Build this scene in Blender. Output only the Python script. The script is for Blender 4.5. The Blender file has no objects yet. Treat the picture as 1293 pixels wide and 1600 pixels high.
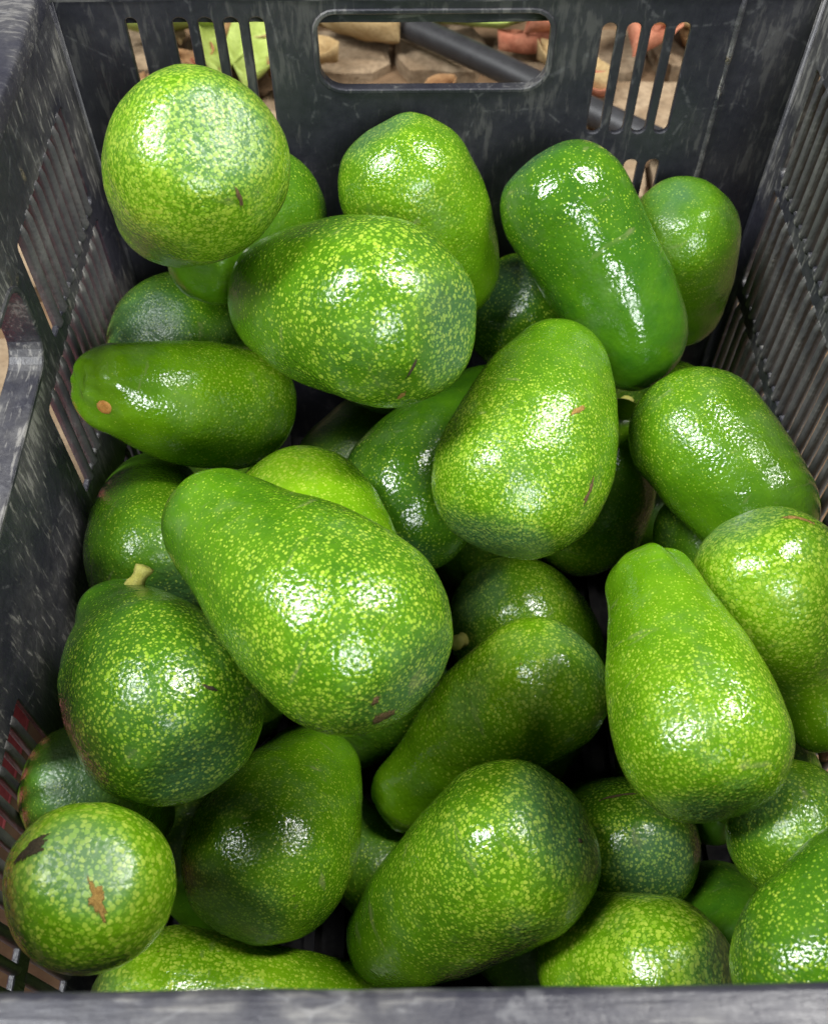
import bpy, bmesh, math, random
from mathutils import Vector, Matrix, noise
from mathutils.geometry import tessellate_polygon
from mathutils.bvhtree import BVHTree

random.seed(7)
S = bpy.context.scene
COL = S.collection

# ---------------------------------------------------------------- camera, light, exposure
cam_d = bpy.data.cameras.new('camera')
cam = bpy.data.objects.new('camera', cam_d)
COL.objects.link(cam)
cam.location = (0.0, 0.0, 0.55)
cam.rotation_euler = (math.radians(34.4), 0.0, 0.0)
cam_d.sensor_fit = 'VERTICAL'
cam_d.sensor_height = 36.0
cam_d.lens = 35.325
cam_d.clip_start = 0.01
cam_d.clip_end = 50.0
cam_d.dof.use_dof = True
cam_d.dof.focus_distance = 0.42
cam_d.dof.aperture_fstop = 17.0
S.camera = cam

world = bpy.data.worlds.new('World')
S.world = world
world.use_nodes = True
bg = world.node_tree.nodes['Background']
bg.inputs['Color'].default_value = (0.95, 0.98, 1.0, 1)
bg.inputs['Strength'].default_value = 0.17


def area_light(name, loc, target, sx, sy, watts, color):
    d = bpy.data.lights.new(name, 'AREA')
    d.shape = 'RECTANGLE'
    d.size, d.size_y = sx, sy
    d.energy = watts
    d.color = color
    o = bpy.data.objects.new(name, d)
    COL.objects.link(o)
    o.location = loc
    o.rotation_euler = (Vector(target) - Vector(loc)).to_track_quat('-Z', 'Y').to_euler()
    return o


area_light('skylight_lamp', (-1.05, 0.15, 1.75), (0, 0.25, 0.2), 0.32, 0.95, 58, (0.97, 0.99, 1.0))
area_light('ceiling_lamp', (0.95, 0.60, 1.95), (0, 0.25, 0.2), 0.30, 0.90, 60, (1.0, 0.98, 0.94))
area_light('doorway_lamp', (0.55, -1.5, 1.45), (0, 0.25, 0.2), 0.55, 0.7, 42, (0.95, 0.98, 1.0))

S.view_settings.view_transform = 'Standard'
S.view_settings.look = 'None'
S.view_settings.gamma = 1.0
S.view_settings.exposure = 0.0
S.view_settings.use_curve_mapping = False
S.render.engine = 'CYCLES'
S.cycles.max_bounces = 8
S.cycles.diffuse_bounces = 4


# ---------------------------------------------------------------- helpers
def tag(o, label=None, cat=None, group=None, kind=None):
    if label:
        o['label'] = label
    if cat:
        o['category'] = cat
    if group:
        o['group'] = group
    if kind:
        o['kind'] = kind
    return o


def empty(name, loc):
    o = bpy.data.objects.new(name, None)
    o.empty_display_size = 0.02
    o.location = loc
    COL.objects.link(o)
    return o


def link_mesh(name, me, mat=None, parent=None, loc=None):
    o = bpy.data.objects.new(name, me)
    COL.objects.link(o)
    if mat and not me.materials:
        me.materials.append(mat)
    if parent:
        o.parent = parent
    if loc is not None:
        o.location = loc
    return o


def mesh_from(name, verts, faces, smooth=False):
    me = bpy.data.meshes.new(name)
    me.from_pydata([tuple(v) for v in verts], [], faces)
    me.validate()
    bm = bmesh.new()
    bm.from_mesh(me)
    bmesh.ops.recalc_face_normals(bm, faces=bm.faces)
    bm.to_mesh(me)
    bm.free()
    if smooth:
        me.polygons.foreach_set('use_smooth', [True] * len(me.polygons))
    return me


def bevel(o, w, seg=2, ang=40):
    m = o.modifiers.new('bevel', 'BEVEL')
    m.width = w
    m.segments = seg
    m.limit_method = 'ANGLE'
    m.angle_limit = math.radians(ang)
    m.use_clamp_overlap = False
    m.harden_normals = False
    return o


def rounded_rect(u0, u1, v0, v1, r, n=5, tr=None):
    """outline of a rounded rectangle; tr = list of four radii (bl, br, tr, tl)"""
    rs = tr or [r] * 4
    cs = [(u0 + rs[0], v0 + rs[0], math.pi, rs[0]), (u1 - rs[1], v0 + rs[1], 1.5 * math.pi, rs[1]),
          (u1 - rs[2], v1 - rs[2], 0, rs[2]), (u0 + rs[3], v1 - rs[3], 0.5 * math.pi, rs[3])]
    out = []
    for cx, cy, a0, rr in cs:
        for k in range(n + 1):
            a = a0 + k / n * math.pi / 2
            out.append((cx + rr * math.cos(a), cy + rr * math.sin(a)))
    return out


def offset_loop(loop, w):
    """loop moved outwards from its own centre by w along its normals"""
    n = len(loop)
    cx = sum(p[0] for p in loop) / n
    cy = sum(p[1] for p in loop) / n
    out = []
    for i, (u, v) in enumerate(loop):
        a, c = loop[i - 1], loop[(i + 1) % n]
        tx, ty = c[0] - a[0], c[1] - a[1]
        l = math.hypot(tx, ty) or 1
        nx, ny = ty / l, -tx / l
        if nx * (u - cx) + ny * (v - cy) < 0:
            nx, ny = -nx, -ny
        out.append((u + nx * w, v + ny * w))
    return out


def panel(name, outer, holes, place, t0, t1, mat, parent, ch=0.0006):
    """flat plate with holes and chamfered edges; place(u, v, t) gives the point at depth t"""
    loops = [outer] + holes
    faceloops = [offset_loop(outer, -ch)] + [offset_loop(q, ch) for q in holes]
    flat = [p for lp in loops for p in lp]
    fflat = [p for lp in faceloops for p in lp]
    tris = tessellate_polygon([[Vector((u, v, 0)) for u, v in lp] for lp in faceloops])
    n = len(flat)
    verts = [place(u, v, t0) for u, v in fflat] + [place(u, v, t0 + ch) for u, v in flat]
    verts += [place(u, v, t1 - ch) for u, v in flat] + [place(u, v, t1) for u, v in fflat]
    faces = [tuple(t) for t in tris] + [tuple(i + 3 * n for i in reversed(t)) for t in tris]
    for lv in range(3):
        k = lv * n
        for lp in loops:
            m = len(lp)
            for i in range(m):
                a, b = k + i, k + (i + 1) % m
                faces.append((a, b, b + n, a + n))
            k += m
    return link_mesh(name, mesh_from(name, verts, faces), mat, parent)


def N(nt, kind, **kw):
    n = nt.nodes.new(kind)
    for k, v in kw.items():
        if k in n.inputs.keys():
            n.inputs[k].default_value = v
        else:
            setattr(n, k, v)
    return n


def new_mat(name):
    m = bpy.data.materials.new(name)
    m.use_nodes = True
    nt = m.node_tree
    return m, nt, nt.nodes['Principled BSDF']


def ramp(nt, src, stops, interp='LINEAR'):
    r = nt.nodes.new('ShaderNodeValToRGB')
    r.color_ramp.interpolation = interp
    while len(r.color_ramp.elements) < len(stops):
        r.color_ramp.elements.new(0.5)
    for e, (p, c) in zip(r.color_ramp.elements, stops):
        e.position = p
        e.color = c if len(c) == 4 else (*c, 1)
    nt.links.new(src, r.inputs['Fac'])
    return r.outputs['Color']


def math_n(nt, op, a, b=None, clamp=False):
    n = nt.nodes.new('ShaderNodeMath')
    n.operation = op
    n.use_clamp = clamp
    for i, x in enumerate((a, b)):
        if x is None:
            continue
        if isinstance(x, (int, float)):
            n.inputs[i].default_value = x
        else:
            nt.links.new(x, n.inputs[i])
    return n.outputs[0]


def mix_c(nt, fac, a, b, blend='MIX'):
    n = nt.nodes.new('ShaderNodeMix')
    n.data_type = 'RGBA'
    n.blend_type = blend
    for sock, x in ((n.inputs[0], fac), (n.inputs[6], a), (n.inputs[7], b)):
        if isinstance(x, (int, float)):
            sock.default_value = x
        elif isinstance(x, tuple):
            sock.default_value = x if len(x) == 4 else (*x, 1)
        else:
            nt.links.new(x, sock)
    return n.outputs[2]


def noise_t(nt, vec, scale, detail=3, rough=0.55, dist=0.0):
    n = N(nt, 'ShaderNodeTexNoise', Scale=scale, Detail=detail, Roughness=rough, Distortion=dist)
    nt.links.new(vec, n.inputs['Vector'])
    return n.outputs['Fac']


def mapping(nt, vec, scale=(1, 1, 1), loc=(0, 0, 0), rot=(0, 0, 0)):
    n = nt.nodes.new('ShaderNodeMapping')
    n.inputs['Scale'].default_value = scale
    n.inputs['Location'].default_value = loc
    n.inputs['Rotation'].default_value = rot
    nt.links.new(vec, n.inputs['Vector'])
    return n.outputs[0]


def smoothstep(nt, x, a, b, lo=0.0, hi=1.0):
    n = nt.nodes.new('ShaderNodeMapRange')
    n.interpolation_type = 'SMOOTHSTEP'
    nt.links.new(x, n.inputs['Value'])
    for k, v in (('From Min', a), ('From Max', b), ('To Min', lo), ('To Max', hi)):
        if isinstance(v, (int, float)):
            n.inputs[k].default_value = v
        else:
            nt.links.new(v, n.inputs[k])
    return n.outputs[0]


# ---------------------------------------------------------------- materials
def skin_material():
    m, nt, b = new_mat('avocado_skin')
    L = nt.links
    tc = nt.nodes.new('ShaderNodeTexCoord')
    oi = nt.nodes.new('ShaderNodeObjectInfo')

    def attr(name, typ='OBJECT'):
        a = nt.nodes.new('ShaderNodeAttribute')
        a.attribute_name = name
        a.attribute_type = typ
        return a.outputs['Fac']
    t = attr('axis_t', 'GEOMETRY')          # 0 at the stem, 1 at the blossom end
    speck, tone, yell = attr('speckle'), attr('tone'), attr('yellow')
    # shift the texture space per fruit
    off = nt.nodes.new('ShaderNodeCombineXYZ')
    for i, k in enumerate((3.1, 5.7, 9.3)):
        L.new(math_n(nt, 'MULTIPLY', oi.outputs['Random'], k), off.inputs[i])
    add = nt.nodes.new('ShaderNodeVectorMath')
    add.operation = 'ADD'
    L.new(tc.outputs['Object'], add.inputs[0])
    L.new(off.outputs[0], add.inputs[1])
    scv = nt.nodes.new('ShaderNodeVectorMath')
    scv.operation = 'SCALE'
    L.new(add.outputs[0], scv.inputs[0])
    L.new(math_n(nt, 'ADD', math_n(nt, 'MULTIPLY', oi.outputs['Random'], 0.40), 0.82), scv.inputs['Scale'])
    P0 = scv.outputs[0]
    # wobble the coordinates so that the lenticels are ragged
    wn = N(nt, 'ShaderNodeTexNoise', Scale=700.0, Detail=2.0)
    L.new(P0, wn.inputs['Vector'])
    wm = nt.nodes.new('ShaderNodeVectorMath')
    wm.operation = 'MULTIPLY_ADD'
    L.new(wn.outputs['Color'], wm.inputs[0])
    wm.inputs[1].default_value = (0.0012,) * 3
    L.new(P0, wm.inputs[2])
    P = wm.outputs[0]
    big = noise_t(nt, P0, 26, 3)
    mid = noise_t(nt, P0, 90, 3)
    # lenticels, two sizes
    v1 = N(nt, 'ShaderNodeTexVoronoi', Scale=660.0, Randomness=0.92)
    L.new(P, v1.inputs['Vector'])
    v2 = N(nt, 'ShaderNodeTexVoronoi', Scale=1150.0, Randomness=0.95)
    L.new(P, v2.inputs['Vector'])
    # density: more towards the blossom end, patchy
    dens = math_n(nt, 'ADD', smoothstep(nt, t, 0.05, 0.75, -0.06, 0.22), math_n(nt, 'MULTIPLY', math_n(nt, 'SUBTRACT', big, 0.5), 0.30))
    dens = math_n(nt, 'ADD', dens, math_n(nt, 'MULTIPLY', speck, 0.40))
    sep = nt.nodes.new('ShaderNodeSeparateColor')
    L.new(v1.outputs['Color'], sep.inputs[0])
    size1 = math_n(nt, 'MULTIPLY', dens, math_n(nt, 'ADD', math_n(nt, 'MULTIPLY', sep.outputs[0], 0.75), 0.42))
    d1 = math_n(nt, 'SUBTRACT', size1, v1.outputs['Distance'])
    m1 = smoothstep(nt, d1, -0.10, 0.13)
    sep2 = nt.nodes.new('ShaderNodeSeparateColor')
    L.new(v2.outputs['Color'], sep2.inputs[0])
    size2 = math_n(nt, 'MULTIPLY', dens, math_n(nt, 'MULTIPLY', sep2.outputs[1], 0.80))
    m2 = smoothstep(nt, math_n(nt, 'SUBTRACT', size2, v2.outputs['Distance']), -0.10, 0.14)
    dots = math_n(nt, 'MAXIMUM', m1, math_n(nt, 'MULTIPLY', m2, 0.55))
    # ground colour
    dark = (0.015, 0.070, 0.005, 1)
    lite = (0.088, 0.212, 0.002, 1)
    base = mix_c(nt, math_n(nt, 'ADD', tone, math_n(nt, 'MULTIPLY', math_n(nt, 'SUBTRACT', mid, 0.5), 0.7), True), dark, lite)
    base = mix_c(nt, math_n(nt, 'MULTIPLY', yell, smoothstep(nt, big, 0.35, 0.7)), base, (0.150, 0.300, 0.006, 1))
    # greyish bloom at the blossom end
    bl = math_n(nt, 'MULTIPLY', smoothstep(nt, math_n(nt, 'ADD', t, math_n(nt, 'MULTIPLY', math_n(nt, 'SUBTRACT', big, 0.5), 0.25)), 0.90, 1.02), 0.70)
    base = mix_c(nt, bl, base, (0.040, 0.105, 0.050, 1))
    dotc = mix_c(nt, sep.outputs[2], (0.170, 0.320, 0.014, 1), (0.330, 0.430, 0.045, 1))
    dotc = mix_c(nt, math_n(nt, 'MULTIPLY', bl, 0.45), dotc, (0.20, 0.30, 0.14, 1))
    col = mix_c(nt, math_n(nt, 'MULTIPLY', dots, 0.76), base, dotc)
    # dry rub marks and tiny dark specks
    rub = math_n(nt, 'MULTIPLY', smoothstep(nt, noise_t(nt, mapping(nt, P0, (34, 34, 120)), 1.0, 4, 0.6, 0.6), 0.62, 0.76), 0.45)
    col = mix_c(nt, rub, col, (0.20, 0.20, 0.09, 1))
    sc = smoothstep(nt, noise_t(nt, P0, 240, 2, 0.5), 0.755, 0.80)
    col = mix_c(nt, math_n(nt, 'MULTIPLY', sc, 0.7), col, (0.075, 0.045, 0.015, 1))
    film = math_n(nt, 'MULTIPLY', smoothstep(nt, noise_t(nt, P0, 30, 6, 0.7), 0.50, 0.74), 0.22)
    col = mix_c(nt, film, col, (0.150, 0.205, 0.105, 1))
    L.new(col, b.inputs['Base Color'])
    # leathery pebbled relief
    vb = N(nt, 'ShaderNodeTexVoronoi', Scale=520.0, Randomness=0.92, feature='SMOOTH_F1', Smoothness=0.30)
    L.new(P, vb.inputs['Vector'])
    nb = noise_t(nt, P0, 620, 3, 0.6)
    nl = noise_t(nt, P0, 150, 2, 0.5)
    h = math_n(nt, 'ADD', math_n(nt, 'MULTIPLY', vb.outputs['Distance'], -0.55), math_n(nt, 'MULTIPLY', nb, 0.12))
    h = math_n(nt, 'ADD', h, math_n(nt, 'MULTIPLY', nl, 0.8))
    h = math_n(nt, 'ADD', h, math_n(nt, 'MULTIPLY', dots, 0.10))
    bp = N(nt, 'ShaderNodeBump', Distance=0.00060)
    L.new(h, bp.inputs['Height'])
    L.new(smoothstep(nt, t, 0.0, 0.5, 0.36, 0.66), bp.inputs['Strength'])
    L.new(bp.outputs[0], b.inputs['Normal'])
    L.new(math_n(nt, 'ADD', math_n(nt, 'ADD', attr('rough'), math_n(nt, 'MULTIPLY', bl, 0.22)), math_n(nt, 'ADD', math_n(nt, 'MULTIPLY', smoothstep(nt, noise_t(nt, P0, 44, 5, 0.65), 0.50, 0.72), 0.13), math_n(nt, 'MULTIPLY', math_n(nt, 'SUBTRACT', mid, 0.5), 0.10))), b.inputs['Roughness'])
    b.inputs['IOR'].default_value = 1.48
    return m


def plastic_material(name, stroke, cloud, dust_sheen=0.40):
    m, nt, b = new_mat(name)
    L = nt.links
    tc = nt.nodes.new('ShaderNodeTexCoord')
    P = tc.outputs['Object']
    wear_sheen = nt.nodes.new('ShaderNodeAttribute')
    wear_sheen.attribute_name = 'wear_sheen'
    wear_sheen.attribute_type = 'OBJECT'
    w = wear_sheen.outputs['Fac']
    big = noise_t(nt, P, cloud, 5, 0.6)
    fine = noise_t(nt, P, 170, 5, 0.65)
    streak = noise_t(nt, mapping(nt, P, stroke), 1.0, 4, 0.6, 0.35)      # upright scrapes
    grain = noise_t(nt, P, 620, 3, 0.6)
    hair = nt.nodes.new('ShaderNodeTexVoronoi')
    hair.feature = 'DISTANCE_TO_EDGE'
    hair.inputs['Scale'].default_value = 1.0
    L.new(mapping(nt, P, (22, 30, 17), (0.3, 0.1, 0.7), (0.5, 0.4, 0.7)), hair.inputs['Vector'])
    scr = math_n(nt, 'MULTIPLY', smoothstep(nt, hair.outputs['Distance'], 0.016, 0.004), smoothstep(nt, fine, 0.46, 0.60))
    base = mix_c(nt, fine, (0.010, 0.010, 0.016, 1), (0.032, 0.032, 0.042, 1))
    # pale dust film (on the ribs also painted sky reflection), then scrapes, then caked mud
    film = math_n(nt, 'MULTIPLY', smoothstep(nt, big, dust_sheen, 0.72), math_n(nt, 'MULTIPLY', w, 0.55))
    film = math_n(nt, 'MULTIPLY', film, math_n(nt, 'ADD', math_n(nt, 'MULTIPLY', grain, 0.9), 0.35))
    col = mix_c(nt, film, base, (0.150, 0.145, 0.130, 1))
    stm = math_n(nt, 'MULTIPLY', smoothstep(nt, math_n(nt, 'ADD', streak, math_n(nt, 'MULTIPLY', math_n(nt, 'SUBTRACT', big, 0.5), 0.75)), 0.54, 0.70), math_n(nt, 'MULTIPLY', w, 0.62))
    col = mix_c(nt, stm, col, (0.240, 0.230, 0.212, 1))
    col = mix_c(nt, math_n(nt, 'MULTIPLY', scr, 0.16), col, (0.27, 0.27, 0.27, 1))
    mud = math_n(nt, 'MULTIPLY', smoothstep(nt, math_n(nt, 'ADD', noise_t(nt, P, 48, 6, 0.7), math_n(nt, 'MULTIPLY', w, 0.06)), 0.70, 0.84), w)
    col = mix_c(nt, math_n(nt, 'MULTIPLY', mud, 0.8), col, (0.200, 0.165, 0.105, 1))
    L.new(col, b.inputs['Base Color'])
    bp = N(nt, 'ShaderNodeBump', Distance=0.0009)
    h = math_n(nt, 'ADD', math_n(nt, 'MULTIPLY', streak, 0.9), math_n(nt, 'MULTIPLY', fine, 0.6))
    h = math_n(nt, 'ADD', h, math_n(nt, 'MULTIPLY', mud, 0.5))
    L.new(h, bp.inputs['Height'])
    L.new(math_n(nt, 'MULTIPLY', w, 0.9), bp.inputs['Strength'])
    L.new(bp.outputs[0], b.inputs['Normal'])
    L.new(math_n(nt, 'ADD', math_n(nt, 'MULTIPLY', film, 0.5), math_n(nt, 'ADD', math_n(nt, 'MULTIPLY', fine, 0.25), 0.27)), b.inputs['Roughness'])
    return m


def mottled(name, c0, c1, scale, rough=0.7, bump=0.3, dist=0.001, spec=0.3):
    m, nt, b = new_mat(name)
    tc = nt.nodes.new('ShaderNodeTexCoord')
    oi = nt.nodes.new('ShaderNodeObjectInfo')
    f = noise_t(nt, tc.outputs['Object'], scale, 6, 0.65, 0.3)
    g = noise_t(nt, tc.outputs['Object'], scale * 6, 4, 0.6)
    c = mix_c(nt, smoothstep(nt, f, 0.3, 0.7), c0, c1)
    c = mix_c(nt, smoothstep(nt, g, 0.35, 0.75, 0.0, 0.55), c, tuple(x * 0.45 for x in c0[:3]))
    c = mix_c(nt, math_n(nt, 'MULTIPLY', oi.outputs['Random'], 0.35), c, tuple(x * 0.55 for x in c1[:3]))
    nt.links.new(c, b.inputs['Base Color'])
    b.inputs['Roughness'].default_value = rough
    b.inputs['Specular IOR Level'].default_value = spec
    bp = N(nt, 'ShaderNodeBump', Strength=bump, Distance=dist)
    nt.links.new(math_n(nt, 'ADD', f, math_n(nt, 'MULTIPLY', g, 0.5)), bp.inputs['Height'])
    nt.links.new(bp.outputs[0], b.inputs['Normal'])
    return m


def scab_material(name, c0, c1):
    m = mottled(name, c0, c1, 900, 0.75, 0.8)
    nt = m.node_tree
    b = nt.nodes['Principled BSDF']
    a = nt.nodes.new('ShaderNodeAttribute')
    a.attribute_name = 'fade'
    tc = nt.nodes.new('ShaderNodeTexCoord')
    f = math_n(nt, 'ADD', a.outputs['Fac'], math_n(nt, 'MULTIPLY', math_n(nt, 'SUBTRACT', noise_t(nt, tc.outputs['Object'], 900, 3, 0.6), 0.5), 1.5))
    nt.links.new(smoothstep(nt, f, 0.25, 0.75), b.inputs['Alpha'])
    return m


SKIN = skin_material()
PLASTIC = plastic_material('scuffed_black_plastic', (320, 320, 60), 16)
RIM_PLASTIC = plastic_material('rubbed_rim_plastic', (45, 480, 480), 42)
RIB_PLASTIC = plastic_material('dusty_sheen_rib_plastic', (300, 300, 26), 26, 0.18)  # dusty ribs, their pale film widened to paint in the sky's reflection
LEDGE_PLASTIC = plastic_material('rubbed_ledge_plastic', (420, 70, 300), 30)
STEM = mottled('stem_yellow', (0.52, 0.50, 0.09), (0.66, 0.63, 0.18), 300, 0.6, 0.5)
STEM_ORANGE = mottled('stem_scar_orange', (0.42, 0.17, 0.03), (0.58, 0.30, 0.08), 500, 0.7, 0.5)
STEM_BROWN = mottled('stem_brown', (0.16, 0.07, 0.03), (0.35, 0.19, 0.10), 400, 0.75, 0.6)
SCAB_TAN = scab_material('scab_tan', (0.22, 0.12, 0.025), (0.38, 0.24, 0.06))
SCAB_DARK = scab_material('scab_dark', (0.022, 0.018, 0.010), (0.06, 0.045, 0.02))
SCAB_BROWN = scab_material('scab_brown', (0.085, 0.050, 0.018), (0.150, 0.100, 0.038))
EARTH = mottled('earth', (0.13, 0.078, 0.042), (0.24, 0.155, 0.088), 9, 0.9, 0.6, 0.004, 0.2)
STONE = mottled('paving_stone', (0.20, 0.135, 0.078), (0.36, 0.27, 0.175), 30, 0.85, 0.6, 0.003, 0.25)
HOSE = mottled('black_rubber', (0.016, 0.016, 0.018), (0.030, 0.030, 0.033), 40, 0.5, 0.2, 0.001, 0.5)
CRATE_FLOOR = mottled('crate_floor_plastic', (0.010, 0.010, 0.012), (0.022, 0.021, 0.020), 30, 0.85, 0.3, 0.001, 0.12)
RED = mottled('red_plastic', (0.55, 0.085, 0.095), (0.66, 0.14, 0.15), 30, 0.45, 0.15, 0.001, 0.5)
LEAF_TAN = mottled('dry_leaf_tan', (0.34, 0.22, 0.09), (0.52, 0.38, 0.19), 60, 0.8, 0.4)
LEAF_BROWN = mottled('dry_leaf_brown', (0.24, 0.12, 0.05), (0.40, 0.24, 0.11), 60, 0.8, 0.4)
LEAF_RUST = mottled('dry_leaf_rust', (0.36, 0.11, 0.06), (0.52, 0.22, 0.13), 60, 0.8, 0.4)
LEAF_GREEN = mottled('pale_green_leaf', (0.28, 0.36, 0.06), (0.46, 0.56, 0.16), 60, 0.6, 0.3)

# ---------------------------------------------------------------- ground
XL, XR, YF, YB, ZT = -0.167, 0.1955, 0.0385, 0.4625, 0.308      # inner faces of the crate, rim height
CXM = (XL + XR) / 2


def ground_sheet():
    n, size = 60, 6.0
    vs, fs = [], []
    for j in range(n + 1):
        for i in range(n + 1):
            x, y = (i / n - 0.5) * size, (j / n - 0.5) * size + 0.5
            r = math.hypot(x, y - 0.3)
            vs.append((x, y, -0.034 + 0.006 * noise.noise(Vector((x * 5, y * 5, 0))) * min(1, r)))
    for j in range(n):
        for i in range(n):
            a = j * (n + 1) + i
            fs.append((a, a + 1, a + n + 2, a + n + 1))
    o = link_mesh('ground', mesh_from('ground', vs, fs, True), EARTH)
    return tag(o, 'brown earth and stone ground around the crate', None, None, 'structure')


GROUND = ground_sheet()


def slab(x0, x1, y0, y1, h, seed):
    """one flat irregular stone lying in the ground"""
    rnd = random.Random(seed)
    n = 14
    cx, cy = (x0 + x1) / 2, (y0 + y1) / 2
    ring = []
    for k in range(n):
        a = 2 * math.pi * k / n
        c, s = math.cos(a), math.sin(a)
        q = 1 / max(abs(c) ** 4 + abs(s) ** 4, 1e-6) ** 0.25
        q *= rnd.uniform(0.93, 1.04)
        ring.append((cx + c * q * (x1 - x0) / 2, cy + s * q * (y1 - y0) / 2))
    vs = [(x, y, -0.05) for x, y in ring] + [(x, y, -0.034 + h * rnd.uniform(0.7, 0.95)) for x, y in ring]
    vs += [(cx + (x - cx) * 0.9, cy + (y - cy) * 0.9, -0.034 + h * rnd.uniform(0.95, 1.1)) for x, y in ring]
    fs = []
    for lv in (0, 1):
        for k in range(n):
            a, b = lv * n + k, lv * n + (k + 1) % n
            fs.append((a, b, b + n, a + n))
    fs.append(tuple(range(2 * n, 3 * n)))
    return link_mesh('stone', mesh_from('stone', vs, fs), STONE, GROUND)


sd = 0
for row, (y0, y1) in enumerate(((0.60, 0.70), (0.71, 0.80), (0.81, 0.90), (0.91, 1.00), (1.01, 1.16), (1.17, 1.36))):
    x = -0.62 + 0.05 * row
    rr = random.Random(40 + row)
    while x < 0.75:
        w = rr.uniform(0.06, 0.13)
        slab(x + 0.003, x + w - 0.003, y0 + rr.uniform(0, 0.008), y1 - rr.uniform(0, 0.008), rr.uniform(0.010, 0.022), sd)
        x += w
        sd += 1
for k, (x0, x1, y0, y1) in enumerate(((-0.52, -0.36, 0.28, 0.48), (-0.35, -0.22, 0.40, 0.56), (-0.55, -0.40, 0.50, 0.59), (-0.62, -0.46, 0.08, 0.26))):
    slab(x0, x1, y0, y1, 0.012, 90 + k)

# ---------------------------------------------------------------- crate
CRATE = empty('plastic_crate', (CXM, (YF + YB) / 2, -0.03))
tag(CRATE, 'dusty black plastic crate with slotted sides and hand holes, holding the avocados', 'crate')
CRATE.rotation_euler.z = math.radians(0.7)
CRATE_INV = Matrix.Translation((-CRATE.location.x, -CRATE.location.y, -CRATE.location.z))


def crate_part(o, wear_sheen):
    o.data.transform(CRATE_INV) if o.parent == CRATE else None
    o['wear_sheen'] = wear_sheen
    return o


TH = 0.0032
RC = 0.0015          # corner radius
Z0 = -0.026         # top of the crate bottom


def slot(u, v0, v1, w, lean=0.0):
    return rounded_rect(u - w / 2, u + w / 2, v0, v1, w / 2 * 0.96, 4)


# back wall
bh = []
bh.append(rounded_rect(-0.045, 0.0695, 0.2515, 0.2925, 0.009, 5, [0.013, 0.013, 0.010, 0.010]))
for z0, z1 in ((0.226, 0.286), (0.140, 0.2095), (0.040, 0.120)):
    for k in range(4):
        bh.append(slot(0.0965 + k * 0.0118, z0, z1, 0.0072))
        bh.append(slot(-0.1085 + k * 0.0121, z0 + 0.003, z1 + 0.004, 0.0074))
    bh.append(slot(-0.1315, z0 + 0.006, z1 + 0.004, 0.0055))
bw = panel('back_wall', rounded_rect(XL + RC, XR - RC, Z0, ZT - 0.004, 0.0005, 1), bh, lambda u, v, t: (u, YB + t, v), 0, TH, PLASTIC, CRATE)
crate_part(bw, 0.28)
# collar round the back hand hole
def collar(name, loop, place, depth, thick, wear_sheen, mat=None):
    outl = offset_loop(loop, thick)
    o = panel(name, outl, [loop], place, -0.0008, depth, mat or PLASTIC, CRATE)
    crate_part(o, wear_sheen)


def inset(u0, u1, v0, v1, r, tr=None):
    return rounded_rect(u0, u1, v0, v1, r, 5, tr)


collar('hand_hole_collar', inset(-0.0438, 0.0683, 0.2527, 0.2913, 0.009, [0.012, 0.012, 0.009, 0.009]), lambda u, v, t: (u, YB + t, v), 0.0050, 0.0026, 0.55)


def slat_mesh(length, w, inner, outer):
    """one upright bar, rounded towards the inside of the crate; local x = across, y = outwards, z = up"""
    m = 7
    rows = ((0.0, 0.4), (0.0016, 1.05), (0.0032, 1.25), (0.0050, 1.1), (0.009, 1.0), (length - 0.004, 1.0), (length - 0.0008, 0.5), (length, 0.2))
    vs, fs = [], []
    for z, q in rows:
        vs.append((-w / 2, outer, z))
        for k in range(m):
            a = math.pi * (1 - k / (m - 1))
            vs.append((w / 2 * math.cos(a), 0.0002 - inner * q * math.sin(a), z))
        vs.append((w / 2, outer, z))
    n = m + 2
    for i in range(len(rows) - 1):
        for k in range(n):
            a, b = i * n + k, i * n + (k + 1) % n
            fs.append((a, b, b + n, a + n))
    fs += [tuple(range(n)), tuple(range(len(vs) - n, len(vs)))]
    me = mesh_from('slat', vs, fs, True)
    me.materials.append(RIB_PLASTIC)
    return me


def side_wall(name, xin, sgn, windows, handhole, wear_sheen):
    """windows: (y0, y1, z0, z1) filled with upright slats"""
    holes = [rounded_rect(a, b, c, d, 0.002, 2) for a, b, c, d in windows]
    if handhole:
        holes.append(inset(*handhole))
    o = panel(name, rounded_rect(YF + RC, YB - RC, Z0, ZT - 0.004, 0.0005, 1), holes, lambda u, v, t: (xin + sgn * t, u, v), 0, TH, PLASTIC, CRATE)
    crate_part(o, wear_sheen)
    cache = {}
    rnd = random.Random(name)
    for a, b, c, d in windows:
        cnt = round((b - a) / 0.0101)
        pitch = (b - a) / cnt
        key = round(d - c, 4)
        if key not in cache:
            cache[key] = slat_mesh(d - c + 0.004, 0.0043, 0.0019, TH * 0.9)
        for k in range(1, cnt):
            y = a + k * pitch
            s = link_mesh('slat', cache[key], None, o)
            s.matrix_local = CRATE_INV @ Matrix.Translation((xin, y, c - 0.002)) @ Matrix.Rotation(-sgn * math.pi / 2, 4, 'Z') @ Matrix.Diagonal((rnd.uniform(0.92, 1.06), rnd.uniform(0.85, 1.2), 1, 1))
            s['wear_sheen'] = wear_sheen * rnd.uniform(0.8, 1.4) * (1.7 if sgn > 0 else 1.2)  # raised most on the right wall: pale colour painted for reflected sky
    return o


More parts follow.
